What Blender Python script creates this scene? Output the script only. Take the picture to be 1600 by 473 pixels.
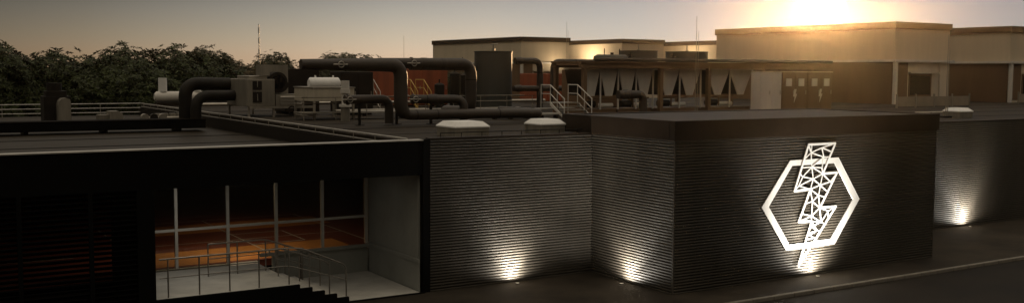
import bpy, math, random
from mathutils import Vector, Matrix
R = math.radians
random.seed(7)
S = bpy.context.scene
for o in list(bpy.data.objects): bpy.data.objects.remove(o)
C = S.collection

# ------------------------------------------------------------------ camera
F = 1589.55; PT = R(4.522); YW = R(32.088); RL = R(.315); H = 7.8
cam = bpy.data.cameras.new('camera'); co = bpy.data.objects.new('camera', cam); C.objects.link(co)
cam.sensor_width = 36; cam.lens = 36*F/1600; cam.clip_end = 6000; cam.clip_start = .05
co.location = (0, 0, H)
co.matrix_world = (Matrix.Translation((0, 0, H)) @ Matrix.Rotation(-YW, 4, 'Z') @ Matrix.Rotation(R(90)-PT, 4, 'X')
                   @ Matrix.Rotation(RL, 4, 'Z'))
S.camera = co

# ------------------------------------------------------------------ sky, sun, exposure
SUN_AZ = R(48.8); SUN_EL = R(3.26)             # azimuth from +Y towards +X
sd = Vector((math.sin(SUN_AZ)*math.cos(SUN_EL), math.cos(SUN_AZ)*math.cos(SUN_EL), math.sin(SUN_EL)))
w = bpy.data.worlds.new('World'); S.world = w; w.use_nodes = True
nt = w.node_tree; N = nt.nodes; L = nt.links; N.clear()
def nd(t, **k):
    n = N.new(t)
    for a, b in k.items(): setattr(n, a, b)
    return n
def mth(op, a, b=None, clamp=False):
    n = nd('ShaderNodeMath', operation=op, use_clamp=clamp)
    for i, v in enumerate((a, b)):
        if v is None: continue
        if isinstance(v, (int, float)): n.inputs[i].default_value = v
        else: L.new(v, n.inputs[i])
    return n.outputs[0]
def rampn(fac, stops):
    n = nd('ShaderNodeValToRGB'); cr = n.color_ramp
    while len(cr.elements) > 1: cr.elements.remove(cr.elements[-1])
    for i, (p, c) in enumerate(stops):
        e = cr.elements[0] if i == 0 else cr.elements.new(p)
        e.position = p; e.color = (*c, 1)
    L.new(fac, n.inputs[0]); return n.outputs[0]
tc = nd('ShaderNodeTexCoord')
dot = nd('ShaderNodeVectorMath', operation='DOT_PRODUCT'); L.new(tc.outputs['Generated'], dot.inputs[0]); dot.inputs[1].default_value = sd
ang = mth('DIVIDE', mth('ARCCOSINE', dot.outputs['Value']), math.pi)          # 0 at the sun, 1 opposite
sep = nd('ShaderNodeSeparateXYZ'); L.new(tc.outputs['Generated'], sep.inputs[0])
el = mth('DIVIDE', mth('ARCSINE', sep.outputs[2]), math.pi/2)                 # 0 horizon .. 1 zenith
el = mth('MAXIMUM', el, 0.0)
# dusk colour of the sky by height over the horizon
hcol = rampn(el, [(0, (1.0, .66, .38)), (.008, (1.0, .70, .43)), (.02, (1.0, .82, .57)), (.035, (1.0, .92, .75)), (.05, (.98, .94, .86)), (.3, (.75, .8, .9)), (1, (.55, .68, .95))])
# brightness by distance from the sun
gain = rampn(ang, [(0, (.18, .28, .45)), (.03, (.22, .33, .50)), (.06, (.38, .46, .56)), (.10, (.60, .60, .61)), (.13, (.60,)*3), (.18, (.44,)*3), (.24, (.24,)*3), (.32, (.10,)*3), (.5, (.035,)*3), (1, (.02,)*3)])
hg = rampn(el, [(0, (1.0,)*3), (.01, (.95,)*3), (.025, (.68,)*3), (.045, (.36,)*3), (.1, (.28,)*3), (.35, (.15,)*3), (1, (.10,)*3)])
mx = nd('ShaderNodeMix', data_type='RGBA', blend_type='MULTIPLY'); mx.inputs[0].default_value = 1
L.new(hcol, mx.inputs[6]); L.new(gain, mx.inputs[7])
mx2 = nd('ShaderNodeMix', data_type='RGBA', blend_type='MULTIPLY'); mx2.inputs[0].default_value = 1
L.new(mx.outputs[2], mx2.inputs[6]); L.new(hg, mx2.inputs[7])
# aureole and the disc of the low sun
au = rampn(ang, [(0, (9, 8.4, 7.4)), (.003, (2.2, 2.1, 1.9)), (.0065, (.55, .53, .48)), (.014, (.34, .34, .33)), (.04, (.19, .205, .22)), (.08, (.13, .145, .16)), (.16, (.04, .045, .05)), (.22, (0, 0, 0))])
sky = nd('ShaderNodeTexSky', sky_type='NISHITA', sun_disc=False, sun_elevation=SUN_EL, sun_rotation=SUN_AZ)
sky.dust_density = 3
b1 = nd('ShaderNodeBackground'); L.new(sky.outputs[0], b1.inputs[0]); b1.inputs[1].default_value = .004
# the sky is duller to the right of the sun
dr = nd('ShaderNodeVectorMath', operation='DOT_PRODUCT'); L.new(tc.outputs['Generated'], dr.inputs[0]); dr.inputs[1].default_value = (math.sin(R(100)), math.cos(R(100)), 0)
side = rampn(dr.outputs['Value'], [(0, (1, 1, 1)), (.655, (1, 1, 1)), (.70, (.58, .68, .78)), (.76, (.22, .34, .48)), (1, (.3, .34, .4))])
mx3 = nd('ShaderNodeMix', data_type='RGBA', blend_type='MULTIPLY'); mx3.inputs[0].default_value = 1
L.new(mx2.outputs[2], mx3.inputs[6]); L.new(side, mx3.inputs[7])
b2 = nd('ShaderNodeBackground'); L.new(mx3.outputs[2], b2.inputs[0]); b2.inputs[1].default_value = 1.03
b3 = nd('ShaderNodeBackground'); L.new(au, b3.inputs[0]); b3.inputs[1].default_value = 1
dome = rampn(el, [(0, (0, 0, 0)), (.06, (0, 0, 0)), (.15, (.12, .10, .07)), (.4, (.34, .29, .22)), (.65, (.85, .75, .60)), (1, (1.0, .88, .72))])      # dull upper sky
b4 = nd('ShaderNodeBackground'); L.new(dome, b4.inputs[0]); b4.inputs[1].default_value = .9
a1 = nd('ShaderNodeAddShader'); L.new(b1.outputs[0], a1.inputs[0]); L.new(b2.outputs[0], a1.inputs[1])
a2 = nd('ShaderNodeAddShader'); L.new(a1.outputs[0], a2.inputs[0]); L.new(b3.outputs[0], a2.inputs[1])
a3 = nd('ShaderNodeAddShader'); L.new(a2.outputs[0], a3.inputs[0]); L.new(b4.outputs[0], a3.inputs[1])
wo = nd('ShaderNodeOutputWorld'); L.new(a3.outputs[0], wo.inputs[0])

sl = bpy.data.lights.new('sun', 'SUN'); sl.energy = 2.2; sl.angle = R(.6); sl.color = (1, .62, .30)
so = bpy.data.objects.new('sun', sl); C.objects.link(so); so.rotation_euler = sd.to_track_quat('Z', 'Y').to_euler()
so.location = (60, 60, 40)
S.view_settings.view_transform = 'Standard'; S.view_settings.look = 'None'
S.view_settings.exposure = 0; S.view_settings.gamma = 1; S.view_settings.use_curve_mapping = False
S.cycles.use_denoising = True
S.cycles.volume_step_rate = 1; S.cycles.max_bounces = 6; S.cycles.volume_bounces = 0
S.cycles.sample_clamp_indirect = 3; S.cycles.caustics_reflective = False; S.cycles.caustics_refractive = False
HAZE = 0.00019

# ------------------------------------------------------------------ materials
MATS = {}
def mat(name, col, rough=.7, metal=0, noise=.25, scale=2.0, bump=0, emit=None, estr=0, streak=False, spec=.5, trans=0, bscale=None, alpha=1):
    if name in MATS: return MATS[name]
    m = bpy.data.materials.new(name); m.use_nodes = True; t = m.node_tree; b = t.nodes['Principled BSDF']
    b.inputs['Base Color'].default_value = (*col, 1); b.inputs['Roughness'].default_value = rough; b.inputs['Metallic'].default_value = metal
    b.inputs['Specular IOR Level'].default_value = spec
    if noise:
        g = t.nodes.new('ShaderNodeTexCoord'); mp = t.nodes.new('ShaderNodeMapping')
        t.links.new(g.outputs['Object'], mp.inputs[0])
        if streak: mp.inputs['Scale'].default_value = (1, 1, .12)
        n = t.nodes.new('ShaderNodeTexNoise'); n.inputs['Scale'].default_value = scale; n.inputs['Detail'].default_value = 8; n.inputs['Roughness'].default_value = .65
        t.links.new(mp.outputs[0], n.inputs[0])
        r = t.nodes.new('ShaderNodeValToRGB'); r.color_ramp.elements[0].position = .3; r.color_ramp.elements[1].position = .72
        r.color_ramp.elements[0].color = (*[c*(1-noise) for c in col], 1); r.color_ramp.elements[1].color = (*[min(1, c*(1+noise)) for c in col], 1)
        t.links.new(n.outputs[0], r.inputs[0]); t.links.new(r.outputs[0], b.inputs['Base Color'])
        rr = t.nodes.new('ShaderNodeMapRange'); rr.inputs[3].default_value = max(0, rough-.12); rr.inputs[4].default_value = min(1, rough+.12)
        t.links.new(n.outputs[0], rr.inputs[0]); t.links.new(rr.outputs[0], b.inputs['Roughness'])
        if bump:
            n2 = t.nodes.new('ShaderNodeTexNoise'); n2.inputs['Scale'].default_value = bscale or scale*8; n2.inputs['Detail'].default_value = 4
            t.links.new(g.outputs['Object'], n2.inputs[0])
            bp = t.nodes.new('ShaderNodeBump'); bp.inputs['Strength'].default_value = bump; bp.inputs['Distance'].default_value = .03
            t.links.new(n2.outputs[0], bp.inputs['Height']); t.links.new(bp.outputs[0], b.inputs['Normal'])
    if emit: b.inputs['Emission Color'].default_value = (*emit, 1); b.inputs['Emission Strength'].default_value = estr
    if trans: b.inputs['Transmission Weight'].default_value = trans
    MATS[name] = m; return m
M_clad = mat('dark_cladding', (.062, .054, .043), .55, .0, .3, .8, streak=True, spec=.25)
M_trim = mat('dark_trim', (.012, .01, .008), .6, spec=.12)
M_par = mat('parapet_sheet', (.026, .018, .012), .55, 0, .25, 1.2, bump=.1, spec=.12)
M_roof = mat('roof_membrane', (.034, .026, .018), .75, 0, .4, .5, bump=.25, bscale=6, spec=.12)
M_low = mat('lower_roof_sheet', (.029, .022, .014), .5, .3, .25, .6, bump=.1, bscale=4, spec=.12)
M_edge = mat('pale_metal_trim', (.55, .52, .47), .4, .4, .15)
M_fasc = mat('black_fascia', (.003, .003, .0028), .9, 0, .2, spec=.1)
M_ground = mat('ground_soil', (.03, .025, .018), .9, 0, .4, .2, bump=.3, bscale=3, spec=.12)
M_pave = mat('paving_concrete', (.036, .029, .021), .8, 0, .6, .45, bump=.2, bscale=10, spec=.12)
M_kerb = mat('kerb_concrete', (.17, .15, .12), .7, 0, .25, 3, bump=.2)
M_pipe = mat('pipe_insulation', (.045, .033, .024), .55, .1, .35, 1.5, bump=.15, bscale=10)
M_pdark = mat('dark_duct_paint', (.02, .018, .015), .5, .2, .25, 1.5, spec=.12)
M_galv = mat('galvanised_steel', (.42, .38, .32), .42, .7, .25, 3)
M_galm = mat('galvanised_sheet', (.30, .27, .22), .45, .5, .35, 1.6, streak=True)
M_white = mat('white_paint', (.78, .76, .72), .5, 0, .08, 3)
M_pale = mat('pale_panel', (.62, .58, .52), .5, 0, .12, 1.2, streak=True)
M_grey = mat('grey_tank_paint', (.055, .055, .046), .5, .1, .2, 1.2, streak=True)
M_dark = mat('dark_equipment', (.022, .018, .015), .55, .2, .3, 2, spec=.12)
M_red = mat('rust_red_paint', (.30, .07, .025), .6, 0, .3, 1.5, streak=True)
M_yel = mat('yellow_rail_paint', (.62, .38, .08), .5)
M_conc = mat('pale_concrete', (.46, .44, .39), .75, 0, .18, 1.2, bump=.12, bscale=14)
M_wall = mat('grey_plaster', (.25, .25, .22), .8, 0, .15, .8)
M_tan = mat('tan_cladding', (.60, .50, .36), .7, 0, .12, .5, streak=True)
M_tanl = mat('pale_cladding', (.56, .49, .38), .7, 0, .12, .6, streak=True)
M_brown = mat('brown_cladding', (.15, .085, .04), .7, 0, .2, .6, streak=True)
M_steel = mat('brushed_rail_steel', (.26, .24, .21), .45, .8, .1)
M_mull = mat('window_mullion_paint', (.50, .48, .43), .45, .3, .1)
M_court = mat('orange_court_floor', (.68, .28, .07), .45, 0, .22, .8)
M_courtr = mat('red_court_floor', (.22, .055, .025), .5, 0, .22, .8)
M_line = mat('court_line_paint', (.75, .7, .6), .5, 0, 0)
M_inner = mat('dark_interior', (.012, .010, .008), .8, 0, .2, spec=.12)
M_bark = mat('bark', (.07, .05, .035), .9, 0, .3, 4, bump=.4)
M_lamp = mat('lamp_lens', (1, .95, .85), .3, 0, 0, emit=(1, .93, .80), estr=.05)
M_logo = mat('logo_white', (.86, .85, .82), .45, 0, .04, 4)
M_glass = bpy.data.materials.new('window_glass'); M_glass.use_nodes = True
_t = M_glass.node_tree; _t.nodes.clear(); _o = _t.nodes.new('ShaderNodeOutputMaterial'); _tr = _t.nodes.new('ShaderNodeBsdfTransparent'); _tr.inputs[0].default_value = (.86, .88, .86, 1)
_g = _t.nodes.new('ShaderNodeBsdfGlossy'); _g.inputs['Roughness'].default_value = .02; _m = _t.nodes.new('ShaderNodeMixShader')
_f = _t.nodes.new('ShaderNodeFresnel'); _f.inputs[0].default_value = 1.45
_t.links.new(_f.outputs[0], _m.inputs[0]); _t.links.new(_tr.outputs[0], _m.inputs[1]); _t.links.new(_g.outputs[0], _m.inputs[2]); _t.links.new(_m.outputs[0], _o.inputs[0])
def leafmat(name, col, var=.5, rough=.5, sub=.0):
    m = bpy.data.materials.new(name); m.use_nodes = True; t = m.node_tree; b = t.nodes['Principled BSDF']
    g = t.nodes.new('ShaderNodeNewGeometry'); r = t.nodes.new('ShaderNodeValToRGB')
    r.color_ramp.elements[0].color = (*[c*(1-var) for c in col], 1); r.color_ramp.elements[1].color = (*[c*(1+var) for c in col], 1)
    t.links.new(g.outputs['Random Per Island'], r.inputs[0]); t.links.new(r.outputs[0], b.inputs['Base Color'])
    b.inputs['Roughness'].default_value = rough; b.inputs['Specular IOR Level'].default_value = .25; return m
M_leaf = leafmat('broad_leaf', (.034, .042, .011), .6, .6)
M_leaf2 = leafmat('small_leaf', (.04, .045, .016), .5, .6)
M_dry = leafmat('dry_leaf', (.08, .058, .027), .5, .7)

# ------------------------------------------------------------------ helpers
class MB:
    def __init__(s): s.v = []; s.f = []; s.sm = []
    def add(s, vs, fs, smooth=False):
        n = len(s.v); s.v += [tuple(v) for v in vs]; s.f += [tuple(i+n for i in f) for f in fs]; s.sm += [smooth]*len(fs); return s
    def box(s, x0, x1, y0, y1, z0, z1):
        if x0 > x1: x0, x1 = x1, x0
        if y0 > y1: y0, y1 = y1, y0
        if z0 > z1: z0, z1 = z1, z0
        v = [(x0,y0,z0),(x1,y0,z0),(x1,y1,z0),(x0,y1,z0),(x0,y0,z1),(x1,y0,z1),(x1,y1,z1),(x0,y1,z1)]
        return s.add(v, [(0,3,2,1),(4,5,6,7),(0,1,5,4),(1,2,6,5),(2,3,7,6),(3,0,4,7)])
    def prism(s, pts, axis, a, b):
        # pts: 2-D outline; axis 'y' -> (x,z) outline extruded along y, 'z' -> (x,y) along z, 'x' -> (y,z) along x
        n = len(pts)
        def mk(p, q):
            return {'y': (p[0], q, p[1]), 'z': (p[0], p[1], q), 'x': (q, p[0], p[1])}[axis]
        v = [mk(p, a) for p in pts] + [mk(p, b) for p in pts]
        return s.add(v, [tuple(range(n)), tuple(range(2*n-1, n-1, -1))] + [(i, i+n, (i+1) % n+n, (i+1) % n) for i in range(n)])
    def tube(s, path, r, seg=10, caps=True, rads=None):
        P = [Vector(p) for p in path]; n = len(P); up = None; rings = []
        for i, p in enumerate(P):
            d = (P[min(i+1, n-1)]-P[max(i-1, 0)]).normalized()
            if up is None:
                up = Vector((0, 0, 1)) if abs(d.z) < .9 else Vector((0, 1, 0))
            a = d.cross(up).normalized(); b = a.cross(d).normalized(); up = b
            rr = rads[i] if rads else r
            rings.append([p + (a*math.cos(t)+b*math.sin(t))*rr for t in [2*math.pi*k/seg for k in range(seg)]])
        v = [q for rg in rings for q in rg]; f = []
        for i in range(n-1):
            for k in range(seg):
                f.append((i*seg+k, i*seg+(k+1) % seg, (i+1)*seg+(k+1) % seg, (i+1)*seg+k))
        s.add(v, f, True)
        if caps:
            s.add(rings[0], [tuple(range(seg-1, -1, -1))]); s.add(rings[-1], [tuple(range(seg))])
        return s
    def cyl(s, x, y, z0, z1, r, seg=20, r2=None):
        return s.tube([(x, y, z0), (x, y, z1)], r, seg, True, [r, r if r2 is None else r2])
    def bar(s, a, b, r=.02, seg=6): return s.tube([a, b], r, seg)
    def build(s, name, m, parent=None, bevel=0, loc=None):
        me = bpy.data.meshes.new(name); me.from_pydata(s.v, [], s.f); me.update()
        for p, q in zip(me.polygons, s.sm): p.use_smooth = q
        o = bpy.data.objects.new(name, me); C.objects.link(o); me.materials.append(m)
        if parent is not None:
            o.parent = parent; o.matrix_parent_inverse = Matrix.Translation(-Vector(parent.location)) if parent.type == 'EMPTY' else Matrix()
            if parent.type != 'EMPTY' : pass
        if bevel:
            b = o.modifiers.new('bevel', 'BEVEL'); b.width = bevel; b.segments = 2; b.limit_method = 'ANGLE'
        return o
def tag(o, label=None, cat=None, group=None, kind=None):
    if label: o['label'] = label
    if cat: o['category'] = cat
    if group: o['group'] = group
    if kind: o['kind'] = kind
    return o
def thing(name, loc, label, cat, group=None):
    o = bpy.data.objects.new(name, None); C.objects.link(o); o.location = loc; o.empty_display_size = .3
    return tag(o, label, cat, group)
def copy_tree(o, parent=None):
    c = o.copy(); C.objects.link(c)
    if parent is not None: c.parent = parent; c.matrix_parent_inverse = o.matrix_parent_inverse
    for ch in list(o.children): copy_tree(ch, c)
    return c
def round_path(pts, r=.5, n=6):
    P = [Vector(p) for p in pts]; out = [P[0]]
    for i in range(1, len(P)-1):
        a = (P[i-1]-P[i]).normalized(); b = (P[i+1]-P[i]).normalized()
        q = min(r, (P[i-1]-P[i]).length*.49, (P[i+1]-P[i]).length*.49)
        s0 = P[i]+a*q; s1 = P[i]+b*q
        for k in range(n+1):
            t = k/n; out.append(s0*(1-t)**2 + P[i]*2*t*(1-t) + s1*t*t)
    out.append(P[-1]); return out
def ribs(z0, z1, pitch=.104, depth=.058, frac=.56):
    # stepped profile of (offset outward, z)
    pr = [(0, z0)]; z = z0
    while z < z1-1e-6:
        zt = min(z+pitch*frac, z1)
        pr += [(depth*.75, z+.004), (depth, z+.014), (depth, zt-.010), (depth*.6, zt), (0, min(zt+.006, z1))]
        z += pitch
    pr.append((0, z1)); return pr
def ribwall(mb, p0, p1, nrm, z0, z1):
    pr = ribs(z0, z1); vs = []
    for (x, y) in (p0, p1):
        for (o, z) in pr: vs.append((x+nrm[0]*o, y+nrm[1]*o, z))
    n = len(pr)
    mb.add(vs, [(i, i+n, i+1+n, i+1) for i in range(n-1)])
    return mb

# key lines of the place (metres)
XL, XC, XR = 16.14, 23.48, 37.85      # front-left wall start, logo block left, logo block right
YF, YL = 31.57, 26.80                 # long facade, logo facade
ZT, ZP = 5.40, 6.11                   # cladding top, logo parapet top
ZLOW = 4.6; XB = 15.7                 # lower roof level and its right boundary

# ------------------------------------------------------------------ ground
def sheet(name, x0, x1, y0, y1, z, m):
    mb = MB(); mb.add([(x0,y0,z),(x1,y0,z),(x1,y1,z),(x0,y1,z)], [(0,1,2,3)]); return tag(mb.build(name, m), kind='structure')
sheet('ground', -1500, 3000, -300, 4000, 0, M_ground)
sheet('pavement', -10, 120, 24.62, 31.55, .02, M_pave)
sheet('road', -10, 120, 10, 24.40, .015, mat('asphalt', (.020, .016, .012), .75, 0, .6, .35, bump=.25, bscale=14, spec=.12))
k = MB(); x = 18.0
while x < 95:
    k.box(x, x+.98, 24.42, 24.60, 0, .14); x += 1.0
tag(k.build('kerb', M_kerb, bevel=.02), kind='structure')

# ------------------------------------------------------------------ main building
B = thing('data_center_building', (XL, YF, 0), 'long low dark ribbed metal clad building with a flat roof and a projecting logo block', 'building')
ribwall(MB(), (XL+.25, YF), (XC, YF), (0, -1), 0.02, ZT).build('ribbed_wall', M_clad, B)
ribwall(MB(), (XC, YF), (XC, YL), (-1, 0), 0.02, ZT).build('ribbed_wall', M_clad, B)
ribwall(MB(), (XC, YL), (XR, YL), (0, -1), 0.02, ZT).build('ribbed_wall', M_clad, B)
ribwall(MB(), (XR, YL), (XR, YF), (1, 0), 0.02, ZT).build('ribbed_wall', M_clad, B)
ribwall(MB(), (XR, YF), (95, YF), (0, -1), 0.02, ZT-.06).build('ribbed_wall', M_clad, B)
MB().box(XL-.02, XL+.25, YF-.05, YF+.2, 0, ZT+.01).build('corner_post', M_fasc, B)
for xx in (XC-.02, XR+.02): MB().box(xx-.03, xx+.03, YL-.05, YL+.01, 0, ZT+.002).build('corner_trim', M_clad, B)
# logo block parapet and deck
pb = MB(); px0, px1, py0, py1 = XC-.12, XR+.12, YL-.12, 33.5
for (a, b_, c, d) in ((px0, px1, py0, py0+.3), (px0, px0+.3, py0+.301, py1-.301), (px1-.3, px1, py0+.301, py1-.301), (px0, px1, py1-.3, py1)):
    pb.box(a, b_, c, d, ZT+.003, ZP)
pb.build('parapet', M_par, B, bevel=.02)
MB().box(px0+.3, px1-.3, py0+.3, py1-.3, ZT+.1, ZP-.04).build('block_roof', M_par, B)
# main roof
MB().box(XB+.06, 95, YF+.0, 74, ZT-.5, ZT-.06).build('roof', M_roof, B)
mb = MB()
for y in (35.5, 39.5, 43.5, 47.5, 53, 59, 65): mb.box(XB+.1, 94, y, y+.12, ZT-.06, ZT-.045)
mb.build('roof_seam', M_trim, B)
MB().box(XL+.25, XC-.13, YF-.06, YF+.3, ZT+.001, ZT+.05).box(XR+.13, 95, YF-.06, YF+.3, ZT-.055, ZT+.0).build('wall_coping', M_par, B)
# lower roof and the upstand wall beside it
MB().box(-30, XB-.1, YF+.45, 74, ZLOW-.25, ZLOW).build('lower_roof', M_low, B)
mb = MB()
for y in (34, 39.2, 44.4, 49.2): mb.box(-29, XB-.15, y, y+.22, ZLOW, ZLOW+.02)
mb.build('roof_seam', M_trim, B)
MB().box(XB-.1, XB+.06, YF+.45, 74, ZLOW-.25, ZT-.25).build('upstand_wall', M_dark, B)
# fascia over the glazed recess
MB().box(-30, XL-.02, YF-.03, YF+.28, 4.18, ZT-.03).build('fascia', M_fasc, B)
MB().box(-30, XL-.02, YF-.07, YF+.34, ZT-.03, ZT+.005).build('fascia_trim', M_edge, B)
# back and side shells
MB().box(94.8, 95, YF, 74, 0, ZT-.5).box(-30, 95, 73.8, 74, 0, ZLOW-.3).build('rear_wall', M_par, B)

# recess with stair, platform and glazed wall
YG = 36.0
MB().box(XL-.10, XL+.24, YF+.21, YG+.1, 0, ZLOW-.26).build('recess_side_wall', M_wall, B)
MB().box(XL-.16, XL-.101, YF+.05, YG-.06, 1.05, 1.2).box(XL-.13, XL-.101, YF+.05, YG-.06, .02, 1.049).build('wall_rail', M_wall, B, bevel=.015)
MB().box(12.2, XL-.17, YG-.05, YG+.1, .03, 1.0).build('recess_back_wall', M_wall, B)
MB().box(11.7, XL-.13, YG-.14, YG-.051, 1.0, 1.14).build('window_sill', M_wall, B, bevel=.02)
MB().box(7.0, XL-.11, YF+.05, YG-.06, 4.2, 4.34).build('recess_ceiling', M_dark, B)
MB().box(11.2, XL-.17, YF-.02, YG-.06, .0, .06).build('recess_floor', M_conc, B)
MB().box(13.1, XL, YF-.14, YF-.03, 0, .05).build('threshold', M_fasc, B)
MB().box(7.0, 11.6, YF+.06, YG-.06, .07, .80).build('platform', M_conc, B)
st = MB(); stb = MB()
st.box(7.0, 11.6, YF-.06, YF+.05, 0, .80)
for i in range(4):
    x0 = 11.602+i*.43; z = .80-.155*(i+1)
    stb.box(x0, x0+.43, YF+.06, YG-1.6, .061, z)
    st.box(x0-.002, x0+.428, YF-.06, YF+.05, .0, z+.02)
st.build('stair_stringer', M_fasc, B)
stb.build('stair_steps', M_conc, B)
# glazed wall: mullions, transom, panes
for x in (7.15, 8.76, 10.57, 12.36, 14.15, 15.93):
    MB().box(x-.05, x+.05, YG-.05, YG+.08, .85 if x < 11.7 else 1.141, 4.19).build('mullion', M_mull, B)
xs = (7.15, 8.76, 10.57, 12.36, 14.15, 15.93)
for a, b_ in zip(xs, xs[1:]):
    MB().box(a+.051, b_-.051, YG-.03, YG+.06, 2.16, 2.25).build('transom', M_mull, B)
    zb = .85 if b_ < 11.7 else 1.141
    MB().box(a+.051, b_-.051, YG+.01, YG+.03, zb, 2.159).build('glass_pane', M_glass, B)
    MB().box(a+.051, b_-.051, YG+.01, YG+.03, 2.251, 4.19).build('glass_pane', M_glass, B)
MB().box(7.06, 11.7, YG+.11, YG+.3, .0, .82).build('floor_edge', M_conc, B)
# hall behind with the court
MB().box(-30, 30, YG+.301, 60, .6, .84).build('hall_floor', M_courtr, B)
MB().box(-30, 30.2, 60, 60.2, 0, 4.3).box(30.001, 30.2, YG+.3, 60, 0, 4.3).box(XL+.25, 30, YG+.11, YG+.3, 0, 4.3).build('hall_wall', M_inner, B)
ct = MB()
ct.add([(7.5,36.5,.846),(15.9,36.5,.846),(15.9,39.4,.846),(7.5,39.4,.846)], [(0,1,2,3)])
ct.add([(8.5,43.5,.846),(17.5,43.5,.846),(17.5,46,.846),(8.5,46,.846)], [(0,1,2,3)])
ct.build('court_surface', M_court, B)
ln = MB()
def line(x0, y0, x1, y1, w_=.06):
    d = Vector((x1-x0, y1-y0)).normalized()*w_/2; n = Vector((-d.y, d.x))
    ln.add([(x0+n.x,y0+n.y,.850),(x0-n.x,y0-n.y,.850),(x1-n.x,y1-n.y,.850),(x1+n.x,y1+n.y,.850)], [(0,1,2,3)])
for a in ((8,41,17,41),(8,36.8,8,47),(12.6,37,12.6,47),(17,36.8,17,47),(12.6,39.6,14.8,39.6),(12.6,42.4,14.8,42.4),(14.8,39.6,14.8,42.4),(8,47,17,47),(0,40,6,40),(0,44,6,44),(3,37,3,47)): line(*a)
ln.build('court_lines', M_line, B)
# dark mullioned, louvred bay to the left
MB().box(6.55, 7.05, YF-.04, YF+.3, 0, 4.18).build('pier', M_fasc, B)
MB().box(6.62, 6.98, YF+.301, YG, 0, 4.3).build('bay_side_wall', M_inner, B)
MB().box(-30, 6.55, YF-.04, YF+.2, 0, .18).build('bay_plinth', M_fasc, B)
MB().box(-30, 6.6, YF+.201, YG+.1, .19, .40).build('bay_floor', M_inner, B)
for x in (3.35, 5.25, -1.5, 1.3):
    MB().box(x-.06, x+.06, YF-.03, YF+.1, .181, 4.18).build('bay_mullion', M_fasc, B)
i = 0; z = .3
while z < 4.1:
    MB().prism([(YF+.0, z), (YF+.015, z+.015), (YF+.15, z-.085), (YF+.135, z-.10)], 'x', -8, 6.54).build('louvre', M_fasc, B); z += .15
# unseen hall ceiling lamps (panel fixtures added to light the court)
def area(name, loc, sx, sy, e, col, parent, down=True):
    l = bpy.data.lights.new(name, 'AREA'); l.shape = 'RECTANGLE'; l.size = sx; l.size_y = sy; l.energy = e; l.color = col
    o = bpy.data.objects.new(name, l); C.objects.link(o); o.location = Vector(loc)-Vector(parent.location); o.parent = parent; return o
for (x, y, e, col) in ((11.5, 37.9, 52, (1, .76, .48)), (15.0, 41.5, 5, (1, .62, .38)), (5.0, 38.0, 1.0, (1, .6, .36)), (13.5, 45, 4, (1, .6, .36))):
    MB().box(x-.65, x+.65, y-.3, y+.3, 4.22, 4.30).build('unseen_fill_lamp', M_galv, B)
    area('lamp_light', (x, y, 4.2), 1.2, .5, e, col, B)
for (x, e) in ((8.8, 24), (14.0, 3)):  # unseen lamps added to brighten the recess and its platform
    MB().box(x-.6, x+.6, 33.6, 34.0, 4.13, 4.199).build('unseen_fill_lamp', M_galv, B)
    area('lamp_light', (x, 33.8, 4.12), 1.2, .4, e, (1, .93, .82), B)

# terrace railing
rl = thing('terrace_railing', (7.2, YF+.1, .8), 'brushed steel railing along the pale terrace platform and down its steps', 'railing')
yR = YF+.15
for x in (7.45, 8.4, 9.35, 10.3, 11.3): MB().bar((x, yR, .8), (x, yR, 2.0), .025).build('post', M_steel, rl)
MB().tube(round_path([(7.2, yR, 2.0), (11.3, yR, 2.0), (11.75, yR, 1.95), (13.3, yR, 1.25), (13.3, yR, .1)], .2), .028, 8).build('top_rail', M_steel, rl)
MB().tube(round_path([(7.2, yR, 1.42), (11.3, yR, 1.42), (13.3, yR, .75)], .2), .018, 6).build('middle_rail', M_steel, rl)
for x, z0 in ((12.0, .5), (12.7, .3)): MB().bar((x, yR, z0-.1), (x, yR, 1.9-(x-11.7)*.44), .025).build('post', M_steel, rl)
rl2 = thing('stair_railing', (11.6, YG-1.5, .8), 'steel stair railing at the far side of the terrace steps, behind the front railing', 'railing')
for yy in (YG-1.65, ):
    MB().tube(round_path([(9.4, yy, 1.9), (11.4, yy, 1.9), (13.4, yy, 1.15), (13.4, yy, .1)], .2), .028, 8).build('top_rail', M_steel, rl2)
    MB().tube(round_path([(9.4, yy, 1.4), (11.4, yy, 1.4), (13.4, yy, .65)], .2), .018, 6).build('middle_rail', M_steel, rl2)
    for x in (9.4, 10.4, 11.4): MB().bar((x, yy, .8), (x, yy, 1.9), .025).build('post', M_steel, rl2)
    for x in (12.1, 12.75): MB().bar((x, yy, .1), (x, yy, 1.9-(x-11.4)*.375), .025).build('post', M_steel, rl2)
rl3 = thing('stair_railing', (11.4, 33.3, .8), 'short steel railing with a curved handrail in the middle of the terrace steps', 'railing')
for (x, z0, z1) in ((11.45, .8, 1.75), (12.2, .5, 1.5), (12.95, .1, 1.25)): MB().bar((x, 33.2, z0), (x, 33.2, z1), .025).build('post', M_steel, rl3)
MB().tube(round_path([(11.15, 33.2, 1.55), (11.15, 33.2, 1.75), (11.5, 33.2, 1.75), (13.1, 33.2, 1.18), (13.3, 33.2, 1.0)], .12), .03, 8).build('top_rail', M_steel, rl3)
# bollard like turnstile posts by the stairs
for i, (x, y, lab) in enumerate(((11.9, 34.7, 'left'), (12.8, 34.6, 'right'))):
    g = thing('turnstile', (x, y, .5), f'small steel turnstile post behind the terrace steps, {lab} one of the two', 'turnstile', 'turnstiles behind the terrace steps')
    MB().cyl(x, y, .06, 1.45, .06, 10).build('post', M_steel, g)
    MB().bar((x, y, 1.38), (x+.45, y-.05, 1.34), .022).bar((x, y, 1.1), (x+.3, y-.1, 1.0), .018).build('arm', M_steel, g)

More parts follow.
